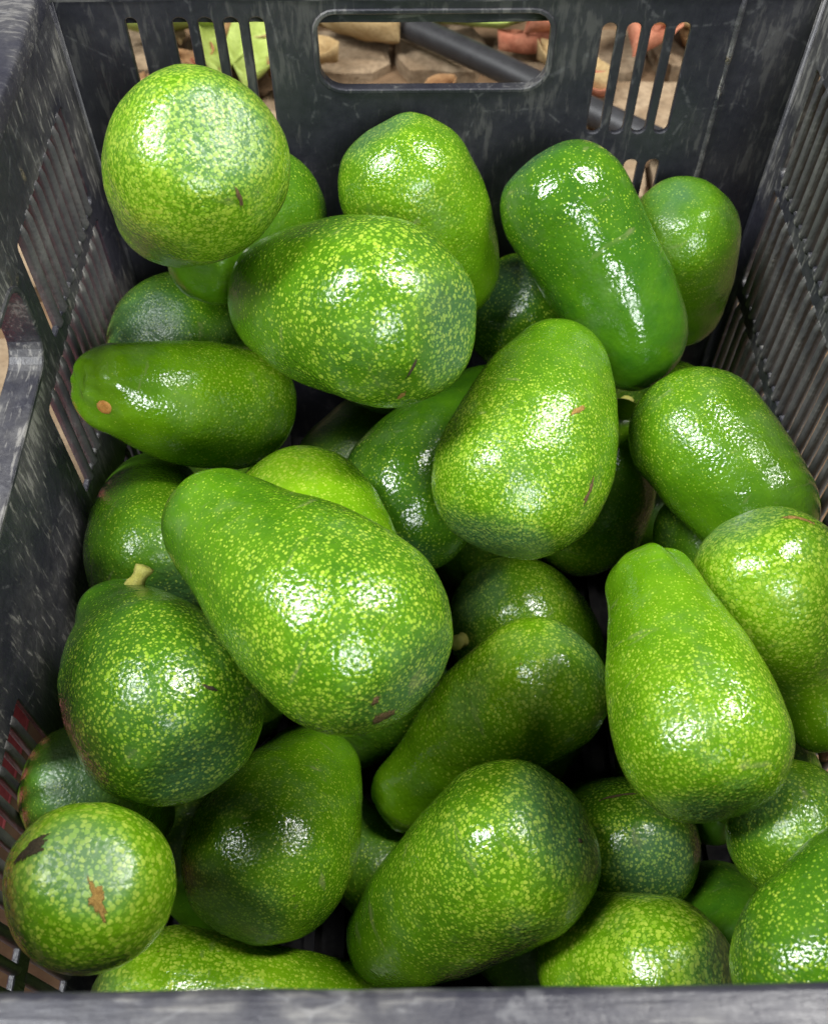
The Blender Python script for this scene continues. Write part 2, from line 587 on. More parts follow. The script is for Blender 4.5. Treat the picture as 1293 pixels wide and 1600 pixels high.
HH = (0.160, 0.322, 0.212, 0.258, 0.012)
side_wall('left_wall', XL, -1, [(0.336, 0.436, 0.207, 0.262), (0.302, 0.436, 0.130, 0.195), (0.060, 0.176, 0.098, 0.158), (0.060, 0.436, 0.030, 0.084), (0.060, 0.146, 0.176, 0.24)], HH, 1.1)
collar('hand_hole_collar', inset(0.1615, 0.3205, 0.2135, 0.2565, 0.011), lambda u, v, t: (XL - t, u, v), 0.015, 0.003, 0.9, LEDGE_PLASTIC)
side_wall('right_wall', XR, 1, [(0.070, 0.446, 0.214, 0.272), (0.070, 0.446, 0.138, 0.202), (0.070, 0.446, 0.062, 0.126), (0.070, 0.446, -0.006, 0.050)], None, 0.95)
fw = panel('front_wall', rounded_rect(XL + RC, XR - RC, Z0, ZT - 0.004, 0.0005, 1), [inset(-0.045, 0.0695, 0.2415, 0.2825, 0.010)], lambda u, v, t: (u, YF - 0.0115 - t, v), 0, TH, PLASTIC, CRATE)
crate_part(fw, 0.8)

# rounded corners
for cx, cy, a0 in ((XL + RC, YB - RC, 0.5), (XR - RC, YB - RC, 0.0), (XL + RC, YF + RC, 1.0), (XR - RC, YF + RC, 1.5)):
    vs, fs, n = [], [], 8
    for k in range(n + 1):
        a = (a0 + 0.5 * k / n) * math.pi
        for rr in (RC, RC + TH):
            for z in (Z0, ZT - 0.004):
                vs.append((cx + rr * math.cos(a), cy + rr * math.sin(a), z))
    for k in range(n):
        i = 4 * k
        fs += [(i, i + 4, i + 5, i + 1), (i + 2, i + 3, i + 7, i + 6), (i + 1, i + 5, i + 7, i + 3), (i, i + 2, i + 6, i + 4)]
    fs += [(0, 1, 3, 2), (4 * n, 4 * n + 2, 4 * n + 3, 4 * n + 1)]
    o = link_mesh('corner', mesh_from('corner', vs, fs, True), PLASTIC, CRATE)
    for p in o.data.polygons:
        p.use_smooth = abs(p.normal.z) < 0.5
    crate_part(o, 0.5)

# mould seam standing proud at the back right corner
def bead(x, y, z0, z1, r, wear_sheen):
    n, vs, fs = 8, [], []
    steps = 26
    for j in range(steps + 1):
        z = z0 + (z1 - z0) * j / steps
        q = r * (1 + 0.35 * noise.noise(Vector((0, 3.1, z * 60))))
        for k in range(n):
            a = 2 * math.pi * k / n
            vs.append((x + q * math.cos(a) + 0.0004 * noise.noise(Vector((1, 0, z * 40))), y + q * 0.7 * math.sin(a), z))
    for j in range(steps):
        for k in range(n):
            fs.append((j * n + k, j * n + (k + 1) % n, (j + 1) * n + (k + 1) % n, (j + 1) * n + k))
    fs += [tuple(range(n)), tuple(range(steps * n, steps * n + n))]
    o = link_mesh('mould_seam', mesh_from('mould_seam', vs, fs, True), PLASTIC, CRATE)
    crate_part(o, wear_sheen)


bead(0.1575, YB - 0.0002, 0.02, ZT - 0.006, 0.0014, 2.2)

# bottom: a grid of bars
vs, fs = [], []


def add_box(vs, fs, x0, x1, y0, y1, z0, z1):
    k = len(vs)
    vs += [(x, y, z) for z in (z0, z1) for y in (y0, y1) for x in (x0, x1)]
    fs += [tuple(k + i for i in f) for f in ((0, 2, 3, 1), (4, 5, 7, 6), (0, 1, 5, 4), (2, 6, 7, 3), (0, 4, 6, 2), (1, 3, 7, 5))]


add_box(vs, fs, XL - TH + 0.001, XR + TH - 0.001, YF - TH + 0.001, YB + TH - 0.001, -0.0295, Z0 - 0.0005)
o = link_mesh('base', mesh_from('base', vs, fs), CRATE_FLOOR, CRATE)
crate_part(o, 0.2)
vs, fs = [], []
add_box(vs, fs, -0.0028, 0.0028, YF + 0.001, YB - 0.001, 0, 0.004)
bar_me = mesh_from('floor_bar', vs, fs)
bar_me.materials.append(CRATE_FLOOR)
bar_me.transform(CRATE_INV)
base_o = o
for k in range(22):
    x = XL + 0.014 + k * (XR - XL - 0.028) / 21
    b_ = link_mesh('floor_bar', bar_me, None, base_o, (x, 0, Z0))
    b_['wear_sheen'] = 0.25

# rim: a flange swept round the top
def rim():
    prof = [(-0.0006, ZT - 0.010), (-0.0006, ZT - 0.0016), (0.0004, ZT - 0.0004), (0.0016, ZT), (0.0085, ZT + 0.0006), (0.0165, ZT - 0.0002), (0.0185, ZT - 0.0012), (0.0194, ZT - 0.0032),
            (0.0194, ZT - 0.030), (0.0166, ZT - 0.030), (0.0166, ZT - 0.0045), (TH + 0.0004, ZT - 0.0045), (TH + 0.0004, ZT - 0.010)]
    path = []
    m = 10
    for cx, cy, a0 in ((XR - RC, YB - RC, 0.0), (XL + RC, YB - RC, 0.5), (XL + RC, YF + RC, 1.0), (XR - RC, YF + RC, 1.5)):
        for k in range(m + 1):
            a = (a0 + 0.5 * k / m) * math.pi
            path.append((cx, cy, math.cos(a), math.sin(a)))
    # add points along the straight runs
    full = []
    for i, p in enumerate(path):
        full.append(p)
        q = path[(i + 1) % len(path)]
        if (p[2] - q[2]) ** 2 + (p[3] - q[3]) ** 2 < 1e-9:
            for s in range(1, 24):
                f = s / 24
                full.append((p[0] + (q[0] - p[0]) * f, p[1] + (q[1] - p[1]) * f, p[2], p[3]))
    vs, fs, n, L = [], [], len(prof), len(full)
    for cx, cy, c, s in full:
        for d, z in prof:
            x, y = cx + (RC + d) * c, cy + (RC + d) * s
            w = 0.0005 * noise.noise(Vector((x * 60, y * 60, z * 60))) + 0.0006 * noise.noise(Vector((x * 14, y * 14, 4)))
            vs.append((x + c * w, y + s * w, z + w))
    for i in range(L):
        for k in range(n):
            a, b = i * n + k, i * n + (k + 1) % n
            a2, b2 = ((i + 1) % L) * n + k, ((i + 1) % L) * n + (k + 1) % n
            fs.append((a, b, b2, a2))
    o = link_mesh('rim', mesh_from('rim', vs, fs, True), RIM_PLASTIC, CRATE)
    crate_part(o, 0.5)
    e = o.modifiers.new('edges', 'EDGE_SPLIT')
    e.split_angle = math.radians(50)


rim()

# ---------------------------------------------------------------- avocados
def avocado_mesh(neck, rn, body, rb, bend, seed, ribs, lump, pear, rings=64, segs=72):
    """solid of revolution round the line body -> neck, returned in a frame at the body centre with z towards the neck"""
    rnd = random.Random(seed)
    ax = neck - body
    D = ax.length
    q = ax.to_track_quat('Z', 'Y')
    qi = q.inverted()
    bl = qi @ bend if bend is not None else None
    K = 70
    ch = []
    for i in range(K + 1):
        u = i / K                                   # 0 = body, 1 = neck
        f = 1 - u
        if pear > 1:
            f = max(0.0, (f - 0.15) / 0.85)
        s = min(pear, 1) * f * f * (3 - 2 * f) + (1 - min(pear, 1)) * (1 - u * u)
        ch.append((u * D, rn + (rb - rn) * s))
    zmin = -rb
    zmax = max(z + r for z, r in ch)
    ex, ey = rnd.uniform(0.965, 1.03), rnd.uniform(0.965, 1.03)      # slightly oval in section
    if bl is None:
        ba = rnd.uniform(0, 6.28)
        bl = Vector((math.cos(ba), math.sin(ba), 0)) * rnd.uniform(0.0005, 0.0035)
    sx = Vector((rnd.uniform(0, 50), rnd.uniform(0, 50), rnd.uniform(0, 50)))
    vs, ts = [], []
    for j in range(rings + 1):
        g = 0.5 - 0.5 * math.cos(math.pi * j / rings)
        z = zmin + (zmax - zmin) * g
        R = 0.0
        for c, r in ch:
            d = r * r - (z - c) ** 2
            if d > R:
                R = d
        R = math.sqrt(R)
        t = 1 - g
        # flat spot at the blossom end, small hollow at the stem
        zz = z
        if t > 0.93:
            zz = z + rb * 0.10 * ((t - 0.93) / 0.07) ** 1.5
        if t < 0.02 and ribs >= 0:
            zz = z - 0.0022 * (1 - t / 0.02)
        for k in range(segs):
            a = 2 * math.pi * k / segs
            ca, sa = math.cos(a), math.sin(a)
            p = Vector((R * ca * ex, R * sa * ey, zz))
            nrm = Vector((ca * R, sa * R, (z - min(max(z, 0), D)) * 1.0))
            nrm = nrm.normalized() if nrm.length > 1e-6 else Vector((0, 0, 1 if g > 0.5 else -1))
            w = lump * (0.0026 * noise.noise((p + sx) * 20) + 0.0010 * noise.noise((p + sx) * 55) + 0.00022 * noise.noise((p + sx) * 170))
            if ribs > 0 and t < 0.24:
                w += 0.0011 * ribs * (1 - t / 0.24) ** 1.2 * min(1, (R / rn) ** 2) * math.cos(5 * a + 2 * math.sin(a * 2 + seed))
            p += nrm * w
            if bl is not None:
                uu = min(max(z / D, -0.5), 1.4)
                p += bl * (uu * uu)
            vs.append(p)
            ts.append(t)
    fs = []
    for j in range(rings):
        for k in range(segs):
            a, b = j * segs + k, j * segs + (k + 1) % segs
            fs.append((a, b, b + segs, a + segs))
    me = bpy.data.meshes.new('avocado')
    me.from_pydata([tuple(v) for v in vs], [], fs)
    me.update()
    bm = bmesh.new()
    bm.from_mesh(me)
    lay = bm.verts.layers.float.new('axis_t')
    bm.verts.ensure_lookup_table()
    for v, t in zip(bm.verts, ts):
        v[lay] = t
    bmesh.ops.remove_doubles(bm, verts=bm.verts, dist=1e-5)
    bmesh.ops.recalc_face_normals(bm, faces=bm.faces)
    bm.to_mesh(me)
    bm.free()
    me.polygons.foreach_set('use_smooth', [True] * len(me.polygons))
    me.materials.append(SKIN)
    tip = Vector((0, 0, zmax))
    if bl is not None:
        uu = min(zmax / D, 1.4)
        tip += bl * (uu * uu)
    return me, q, tip


def stem_part(parent, tip, kind, direction=None):
    """kind: 'stalk' = yellow stub, 'scar' = orange button, 'brown' = short brown stub"""
    if kind == 'scar':
        n, prof, mat = 12, ((-0.001, 0.0036), (0.0010, 0.0036), (0.0018, 0.0026), (0.0015, 0.0012)), STEM_ORANGE
    elif kind == 'brown':
        n, prof, mat = 10, ((-0.002, 0.0030), (0.001, 0.0030), (0.004, 0.0026), (0.0065, 0.0030), (0.0072, 0.0015)), STEM_BROWN
    else:
        n, prof, mat = 12, ((-0.003, 0.0044), (0.0003, 0.0042), (0.002, 0.0033), (0.004, 0.0032), (0.0062, 0.0040), (0.0078, 0.0041), (0.0083, 0.0022)), STEM
    vs, fs = [], []
    sd_ = random.uniform(0, 30)
    for i, (z, r) in enumerate(prof):
        for k in range(n):
            a = 2 * math.pi * k / n
            rr = r * (1 + 0.16 * noise.noise(Vector((math.cos(a) * 1.3, math.sin(a) * 1.3, i * 0.6 + sd_))))
            bendx = 0.02 * max(0, z) * 8
            vs.append((rr * math.cos(a) + bendx, rr * math.sin(a), z))
    for i in range(len(prof) - 1):
        for k in range(n):
            a, b = i * n + k, i * n + (k + 1) % n
            fs.append((a, b, b + n, a + n))
    fs += [tuple(range(n)), tuple(range((len(prof) - 1) * n, len(prof) * n))]
    o = link_mesh('stem', mesh_from('stem', vs, fs, True), mat, parent, tip)
    if direction is not None:
        o.rotation_euler = direction.to_track_quat('Z', 'Y').to_euler()
    return o


def scab(parent, me, point, length, width, axis, mat, name='scar', seed=1):
    """ragged raised patch lying on the skin at the surface point nearest to `point` (object space)"""
    bvh = BVHTree.FromPolygons([v.co for v in me.vertices], [tuple(p.vertices) for p in me.polygons])
    loc, nrm, _, _ = bvh.find_nearest(point)
    tx = axis - nrm * axis.dot(nrm)          # long direction of the mark, laid on the skin
    tx.normalize()
    ty = nrm.cross(tx)
    n, vs, fs = 22, [], []
    rings = (0.02, 0.5, 0.95, 1.3)
    hs = (0.00055, 0.0005, 0.0004, -0.00025)
    for f, h in zip(rings, hs):
        for k in range(n):
            a = 2 * math.pi * k / n
            jag = 1 + 0.65 * noise.noise(Vector((math.cos(a) * 2.6, math.sin(a) * 2.6, seed * 3.7))) + 0.5 * noise.noise(Vector((math.cos(a) * 6, math.sin(a) * 7, seed)))
            x, y = math.cos(a) * length / 2 * f * jag, math.sin(a) * width / 2 * f * jag
            p = loc + tx * x + ty * y
            l2, n2, _, _ = bvh.find_nearest(p)
            vs.append(l2 + n2 * (h + 0.00018 * noise.noise(l2 * 1500)))
    for i in range(3):
        for k in range(n):
            a, b = i * n + k, i * n + (k + 1) % n
            fs.append((a, b, b + n, a + n))
    sm = mesh_from(name, vs, fs, True)
    at = sm.attributes.new('fade', 'FLOAT', 'POINT')
    for i in range(len(sm.vertices)):
        at.data[i].value = (1.0, 0.95, 0.6, 0.0)[i // n]
    return link_mesh(name, sm, mat, parent)


# name key: (neck x, y, z, radius), (body x, y, z, radius)
LAYOUT = [
    ('a1', (-0.1028, 0.3573, 0.2681, 0.0306), (-0.0845, 0.3377, 0.3008, 0.0366)),
    ('a2', (0.0233, 0.4075, 0.1809, 0.0247), (-0.0037, 0.4232, 0.224, 0.0358)),
    ('a3', (-0.0597, 0.3386, 0.2319, 0.028), (-0.0135, 0.3103, 0.245, 0.0408)),
    ('a4', (0.1151, 0.3653, 0.1807, 0.0288), (0.0759, 0.4057, 0.2222, 0.0332)),
    ('a5', (0.1583, 0.4253, 0.1382, 0.0242), (0.1432, 0.4264, 0.1907, 0.0327)),
    ('a7', (-0.0921, 0.3779, 0.2179, 0.0253), (-0.0826, 0.4194, 0.205, 0.0396)),
    ('a8', (-0.106, 0.4128, 0.1032, 0.0279), (-0.1273, 0.3839, 0.1521, 0.037)),
    ('a9', (-0.1371, 0.3096, 0.1954, 0.0227), (-0.0903, 0.3273, 0.1639, 0.0322)),
    ('a10', (-0.0241, 0.2239, 0.1737, 0.0236), (-0.0518, 0.2641, 0.1563, 0.0362)),
    ('a11', (-0.0763, 0.2228, 0.2211, 0.0242), (-0.0235, 0.1702, 0.2256, 0.0389)),
    ('a12', (0.0245, 0.3732, 0.1252, 0.0186), (-0.0022, 0.3083, 0.1119, 0.0402)),
    ('a13', (0.0724, 0.3313, 0.1869, 0.0248), (0.0491, 0.2774, 0.1754, 0.0409)),
    ('a14', (0.1093, 0.3438, 0.1263, 0.0162), (0.0988, 0.3295, 0.0675, 0.0358)),
    ('a15', (0.1414, 0.4359, 0.0539, 0.0184), (0.1518, 0.3866, 0.0809, 0.0361)),
    ('a16', (0.1611, 0.2704, 0.1605, 0.0291), (0.1401, 0.3114, 0.1623, 0.0342)),
    ('a17', (0.1762, 0.1742, 0.1443, 0.0139), (0.1506, 0.2159, 0.1846, 0.032)),
    ('a18', (0.0991, 0.2067, 0.1934, 0.0212), (0.1054, 0.1387, 0.1989, 0.0334)),
    ('a19', (0.088, 0.2596, 0.0107, 0.0288), (0.0585, 0.2688, 0.0453, 0.0409)),
    ('a20', (-0.0071, 0.1783, 0.0395, 0.019), (0.0605, 0.2092, 0.0924, 0.0357)),
    ('a21', (-0.1235, 0.2065, 0.1699, 0.0233), (-0.0969, 0.1583, 0.1837, 0.0389)),
    ('a22', (-0.1383, 0.3009, 0.1165, 0.0257), (-0.125, 0.2581, 0.1345, 0.0357)),
    ('a23', (-0.1202, 0.0968, 0.1462, 0.0238), (-0.1121, 0.0913, 0.1897, 0.03)),
    ('a24', (-0.1361, 0.1534, 0.075, 0.0234), (-0.137, 0.1426, 0.1329, 0.0274)),
    ('a25', (-0.0505, 0.1806, 0.0521, 0.0269), (-0.0683, 0.1336, 0.0723, 0.0402)),
    ('a26', (-0.0126, 0.1024, 0.0454, 0.0277), (0.0418, 0.1242, 0.1095, 0.0382)),
    ('a27', (-0.0160, 0.0605, 0.0080, 0.0312), (-0.1130, 0.0690, 0.0360, 0.0415)),
    ('a28', (0.0833, 0.0826, 0.0699, 0.0323), (0.1033, 0.0778, 0.0907, 0.033)),
    ('a29', (0.0978, 0.1665, 0.0077, 0.0257), (0.1057, 0.1409, 0.0524, 0.0332)),
    ('a30', (0.1723, 0.1051, 0.1422, 0.0186), (0.1464, 0.117, 0.1607, 0.0272)),
    ('a31', (0.1593, 0.0899, 0.2011, 0.0208), (0.1356, 0.0652, 0.1937, 0.0309)),
    ('a32', (0.1522, 0.09, 0.0583, 0.0208), (0.154, 0.1128, 0.015, 0.0331)),
    ('a33', (0.0797, 0.4312, 0.1004, 0.0278), (0.0621, 0.4209, 0.1374, 0.0356)),
    ('f0', (-0.0357, 0.2192, 0.015, 0.0232), (-0.0064, 0.2358, 0.0295, 0.0322)),
    ('f1', (-0.016, 0.4195, 0.0514, 0.0222), (-0.0469, 0.379, 0.0411, 0.033)),
    ('f2', (-0.1297, 0.1954, 0.0559, 0.0219), (-0.1003, 0.2226, 0.0526, 0.0339)),
    ('f3', (0.0153, 0.3404, 0.0174, 0.0224), (0.0519, 0.3394, 0.0201, 0.0314)),
    ('f4', (0.1607, 0.2005, 0.0673, 0.0205), (0.1356, 0.2249, 0.0848, 0.0319)),
    ('f5', (-0.0777, 0.3254, 0.0925, 0.0212), (-0.0769, 0.2887, 0.0871, 0.0318)),
    ('f6', (0.0199, 0.4306, 0.0128, 0.0213), (0.0628, 0.408, 0.0186, 0.0325)),
    ('f7', (-0.1012, 0.2885, 0.0383, 0.0189), (-0.0618, 0.3141, 0.0206, 0.0313)),
    ('f8', (-0.132, 0.4137, 0.0203, 0.0247), (-0.1181, 0.3638, 0.0292, 0.0344)),
    ('f9', (0.1659, 0.2398, 0.0203, 0.0208), (0.15, 0.2799, 0.0388, 0.0328)),
    ('f10', (0.0662, 0.0921, 0.0125, 0.0215), (0.0415, 0.1315, 0.0175, 0.0322)),
    ('f11', (-0.0496, 0.4161, 0.1154, 0.0198), (-0.009, 0.4082, 0.109, 0.0313)),
    ('f12', (-0.0627, 0.2146, 0.0951, 0.0205), (-0.0362, 0.241, 0.0956, 0.0311)),
    ('f13', (0.1553, 0.3575, 0.0196, 0.0201), (0.1213, 0.3711, 0.02, 0.0312)),
    ('f14', (0.0689, 0.3786, 0.0676, 0.0155), (0.037, 0.4019, 0.0716, 0.0255)),
    ('f15', (-0.0995, 0.1269, 0.0116, 0.0189), (-0.1161, 0.1572, 0.0227, 0.0284)),
    ('f16', (-0.126, 0.2953, 0.0066, 0.017), (-0.1293, 0.2583, 0.011, 0.0262)),
    ('f17', (0.1585, 0.2579, 0.1122, 0.0159), (0.152, 0.292, 0.1014, 0.0253)),
    ('f18', (0.0912, 0.0571, 0.0043, 0.0187), (0.1315, 0.0546, 0.008, 0.0257)),
    ('f19', (0.1142, 0.1708, 0.1124, 0.0158), (0.1602, 0.1581, 0.1033, 0.0261)),
    ('f20', (0.0835, 0.2153, 0.0064, 0.016), (0.054, 0.1964, 0.0085, 0.0256)),
    ('f21', (0.1552, 0.1676, 0.0369, 0.0182), (0.1361, 0.1979, 0.0197, 0.0252)),
    ('f22', (0.1713, 0.4166, 0.0007, 0.0178), (0.1232, 0.4268, 0.0125, 0.0266)),
    ('f23', (-0.0425, 0.1724, 0.0086, 0.0168), (-0.0185, 0.1398, 0.0127, 0.0257)),
]
# key: (label, speckle, tone, yellow, rough, ribs, lump, stem, bend)
LOOK = {
'a1': ('round avocado seen end on, high in the back left corner by the slots', .95, .60, .40, .20, 0, 1.0, None, None),
'a2': ('oval avocado standing below the hand hole of the back wall', .55, .62, .25, .17, 0, 1.0, None, None),
'a3': ('big oval avocado lying on top, just right of the round one at back left', .62, .42, .08, .18, 0, 1.0, None, None),
'a4': ('long smooth dark glossy avocado leaning down to the right at the back', .12, .27, .0, .12, 0, 1.1, None, None),
'a5': ('avocado in the back right corner, half behind the long smooth dark one', .15, .62, .1, .22, 0, 1.0, None, None),
'a7': ('shaded avocado tucked behind the round one at back left', .35, .42, .1, .22, 0, 1.0, None, None),
'a8': ('shaded avocado by the left wall, behind the one with the orange stem scar', .22, .42, .05, .22, 0, 1.0, None, None),
'a9': ('avocado lying by the left wall with an orange stem scar on its neck', .50, .72, .45, .15, 1.6, 1.0, None, None),
'a10': ('yellow green avocado showing its top behind the biggest central avocado', .75, .85, .9, .20, 0, 1.0, None, None),
'a11': ('biggest pear shaped avocado, lying on top in the middle left of the crate', .66, .42, .14, .14, 0, 1.0, None, None),
'a12': ('dark smooth avocado in the middle, its neck pointing up between two others', .25, .30, .0, .15, 0, 1.2, None, (0.010, -0.004, 0.0)),
'a13': ('plump avocado standing blossom end down in the centre with a small brown nick', .76, .58, .2, .18, 0, 1.0, None, None),
'a14': ('avocado half hidden behind the right flank of the plump central one', .70, .60, .4, .18, 0, 1.0, None, None),
'a15': ('deep shaded avocado with a yellow stalk under the long smooth dark one', .3, .5, .1, .22, 0, 1.0, None, None),
'a16': ('glossy avocado against the right wall below the long smooth dark one', .42, .52, .20, .13, 0, 1.0, None, None),
'a17': ('yellow green avocado with a thin crooked neck at the right edge', .95, .78, .65, .16, 0, 1.0, None, (-0.004, -0.004, 0.002)),
'a18': ('long pear shaped avocado with a knobbly neck, front of the right side', .72, .74, .30, .12, 2.4, 1.0, None, None),
'a19': ('avocado with a yellow stalk showing its back under the plump central one', .60, .65, .2, .17, 0, 1.0, None, None),
'a20': ('curved necked avocado with a tiny stem scar at its lower left tip', .66, .75, .35, .15, 0.5, 1.0, None, (0.004, -0.006, 0.005)),
'a21': ('plump dark green avocado with a yellow stalk beside the left wall', .62, .28, .05, .18, 0, 1.0, None, None),
'a22': ('deep shaded avocado by the left wall, behind the yellow stalk', .25, .45, .1, .22, 0, 1.0, None, None),
'a23': ('round avocado seen end on at front left with a dark scab and tan scar', .85, .78, .65, .22, 0, 1.0, None, None),
'a24': ('small shaded bit of avocado above the round scabbed one at front left', .2, .65, .4, .22, 0, 1.0, None, None),
'a25': ('dark avocado below the biggest one, right of the plump one with yellow stalk', .55, .55, .15, .15, 0, 1.0, None, None),
'a26': ('large speckled oval avocado lying at front centre with a black pinprick', .72, .52, .2, .15, 0, 1.0, None, None),
'a27': ('bright avocado lying along the front rim at left with a yellow stalk', .90, .80, .75, .20, 0, 1.0, None, None),
'a28': ('rounded speckled avocado rising behind the front rim, right of centre', 1.0, .66, .5, .17, 0, 1.0, None, None),
'a29': ('avocado with a brown scratch on top, right of the large speckled oval', .62, .36, .1, .15, 0, 1.0, None, None),
'a30': ('shaded avocado at the right edge below the crooked neck', .55, .45, .25, .18, 0, 1.0, None, None),
'a31': ('big dark glossy avocado in the front right corner by the rim', .45, .34, .0, .12, 0, 1.3, None, None),
'a32': ('deep dark avocado in the gap left of the front right corner one', .3, .3, .0, .3, 0, 1.0, None, None),
'a33': ('shaded avocado in the gap between the two upright ones at the back', .4, .4, .0, .18, 0, 1.0, None, None),
}
PEAR = {'a12': 0.9, 'a17': 1.5, 'a20': 0.7, 'a11': 0.6, 'a18': 0.65, 'a3': 0.1, 'a13': 0.25, 'a26': 0.15, 'a27': 0.0, 'a31': 0.1, 'a21': 0.75, 'a2': 0.2, 'a9': 0.3}
SLIM = {'a18': (0.86, 0.93), 'a26': (0.86, 0.97), 'a21': (0.78, 0.97), 'a5': (0.9, 0.92), 'a1': (0.88, 0.97), 'a11': (0.92, 0.97)}      # neck, body
FILL_LABEL = 'avocado of the bottom layer, buried beneath the rest of the pile'
FILL = {
    'f1': 'dark avocado deep in the gap below the big oval one at back left',
    'f17': 'dark avocado deep in the gap above the knobbly necked one, left of the crooked one',
    'f13': 'tiny dark sliver of avocado just left of the knobbly necked tip',
    'f0': 'dim avocado in the gap just below the biggest central avocado',
    'f3': 'dim avocado in the gap under the dark smooth middle one',
    'f10': 'sliver of avocado at the front rim between the large oval and the rounded one',
    'f23': 'sliver of avocado left of the large speckled oval, under the curved neck',
    'f15': 'sliver of avocado between the round scabbed one and the dark one beside it',
    'f2': 'dim sliver of avocado between the plump stalked one and the biggest one',
    'f21': 'dim sliver of avocado just below the long knobbly necked one',
    'f20': 'dim sliver of avocado between the curved necked one and the knobbly necked one',
    'f19': 'tiny sliver of avocado under the tip of the crooked neck at the right edge',
    'f11': 'tiny sliver of avocado under the lower edge of the big oval one at back left',
}
FRUIT = {}
for i, (key, nk, bd) in enumerate(LAYOUT):
    neck, body = Vector(nk[:3]), Vector(bd[:3])
    if key in LOOK:
        label, speck, tone, yell, rough, ribs, lump, stem, bend = LOOK[key]
        hi = True
    else:
        label, speck, tone, yell, rough, ribs, lump, stem, bend = FILL.get(key, FILL_LABEL), .35, .4, .1, .3, 0, 1.0, None, None
        hi = False
    sn, sb = SLIM.get(key, (0.98, 0.98))
    me, q, tip = avocado_mesh(neck, nk[3] * sn, body, bd[3] * sb, Vector(bend) if bend else None, i + 11, ribs, lump, PEAR.get(key, 0.35), 64 if hi else 28, 72 if hi else 36)
    o = link_mesh('avocado', me)
    o.location = body
    o.rotation_mode = 'QUATERNION'
    o.rotation_quaternion = q
    tag(o, label, 'avocado', 'avocados heaped in the crate' if hi or key in FILL else 'avocados at the bottom of the crate')
    o['speckle'], o['tone'], o['yellow'], o['rough'] = speck, tone, yell, rough
    FRUIT[key] = (o, me, q, body)
    if stem:
        stem_part(o, tip, stem)


def on_fruit(key, p):
    """world point -> object space of that fruit"""
    o, me, q, body = FRUIT[key]
    return o, me, q.inverted() @ (Vector(p) - body)


def stem_at(key, p, kind, lift=None):
    o, me, lp = on_fruit(key, p)
    bvh = BVHTree.FromPolygons([v.co for v in me.vertices], [tuple(f.vertices) for f in me.polygons])
    loc, nrm, _, _ = bvh.find_nearest(lp)
    if kind == 'scar':                       # puckered socket round the stem scar
        for v in me.vertices:
            d = (v.co - loc).length
            if d < 0.016:
                g = 1 - d / 0.016
                v.co -= nrm * (0.0045 * g ** 2.2)
                v.co += nrm * 0.0010 * math.exp(-((d - 0.009) / 0.003) ** 2) * noise.noise(v.co * 220)
        loc = loc - nrm * 0.0040
    if lift is not None:
        nrm = (nrm + o.rotation_quaternion.inverted() @ Vector(lift)).normalized()
    s = stem_part(o, loc, kind, nrm)
    return s


stem_at('a9', (-0.1393, 0.2894, 0.2056), 'scar')['label'] = 'orange dried stem scar'
stem_at('a20', (-0.0158, 0.1617, 0.0423), 'scar')['label'] = 'small tan stem scar'
stem_at('a21', (-0.1159, 0.2158, 0.1890), 'stalk', (0.5, 0.6, 0.3))['label'] = 'short yellow stalk'
stem_at('a15', (0.1227, 0.3837, 0.1021), 'stalk', (0.5, -0.6, 0.2))['label'] = 'short yellow stalk'
stem_at('a19', (0.0262, 0.2502, 0.0620), 'stalk', (0.0, -0.4, 0.8))['label'] = 'short yellow stalk'
stem_at('a27', (-0.1524, 0.0755, 0.0347), 'stalk', (-0.5, 0.0, 0.3))['label'] = 'short yellow stalk'
stem_at('a17', (0.1733, 0.1609, 0.1412), 'brown')['label'] = 'short brown stem end'

for n_, (key, p, ln, wd, ang, mat) in enumerate((
        ('a1', (-0.0647, 0.3077, 0.3073), 0.009, 0.0016, (0.50, -0.66, -0.45), SCAB_BROWN),
        ('a3', (-0.0004, 0.2723, 0.2515), 0.008, 0.0012, (0.10, 0.82, 0.56), SCAB_DARK),
        ('a3', (-0.0051, 0.2718, 0.2347), 0.005, 0.0020, (0.10, 0.82, 0.56), SCAB_TAN),
        ('a13', (0.0723, 0.2850, 0.2130), 0.008, 0.0022, (1.00, 0.45, 0.31), SCAB_TAN),
        ('a13', (0.0777, 0.2543, 0.1934), 0.012, 0.0022, (0.45, 0.82, 0.56), SCAB_BROWN),
        ('a23', (-0.1266, 0.0964, 0.2154), 0.013, 0.0062, (1.00, 0.66, 0.45), SCAB_DARK),
        ('a23', (-0.1016, 0.0793, 0.2150), 0.012, 0.0042, (0.30, -0.82, -0.56), SCAB_TAN),
        ('a11', (-0.0076, 0.1347, 0.2252), 0.009, 0.0046, (1.00, -0.33, -0.23), SCAB_BROWN),
        ('a11', (-0.0110, 0.1353, 0.2374), 0.004, 0.0022, (0.30, 0.82, 0.56), SCAB_BROWN),
        ('a26', (0.0714, 0.1231, 0.1336), 0.0028, 0.0022, (1.00, 0.00, 0.00), SCAB_DARK),
        ('a21', (-0.0733, 0.1533, 0.2142), 0.0055, 0.0016, (1.00, -0.08, -0.06), SCAB_DARK),
        ('a17', (0.1546, 0.2275, 0.2141), 0.014, 0.0022, (1.00, -0.29, -0.20), SCAB_TAN),
        ('a29', (0.0960, 0.1604, 0.0774), 0.016, 0.0018, (1.00, -0.12, -0.08), SCAB_BROWN))):
    o, me, lp = on_fruit(key, p)
    scab(o, me, lp, ln, wd, o.rotation_quaternion.inverted() @ Vector(ang), mat, 'scar', n_ + 1)

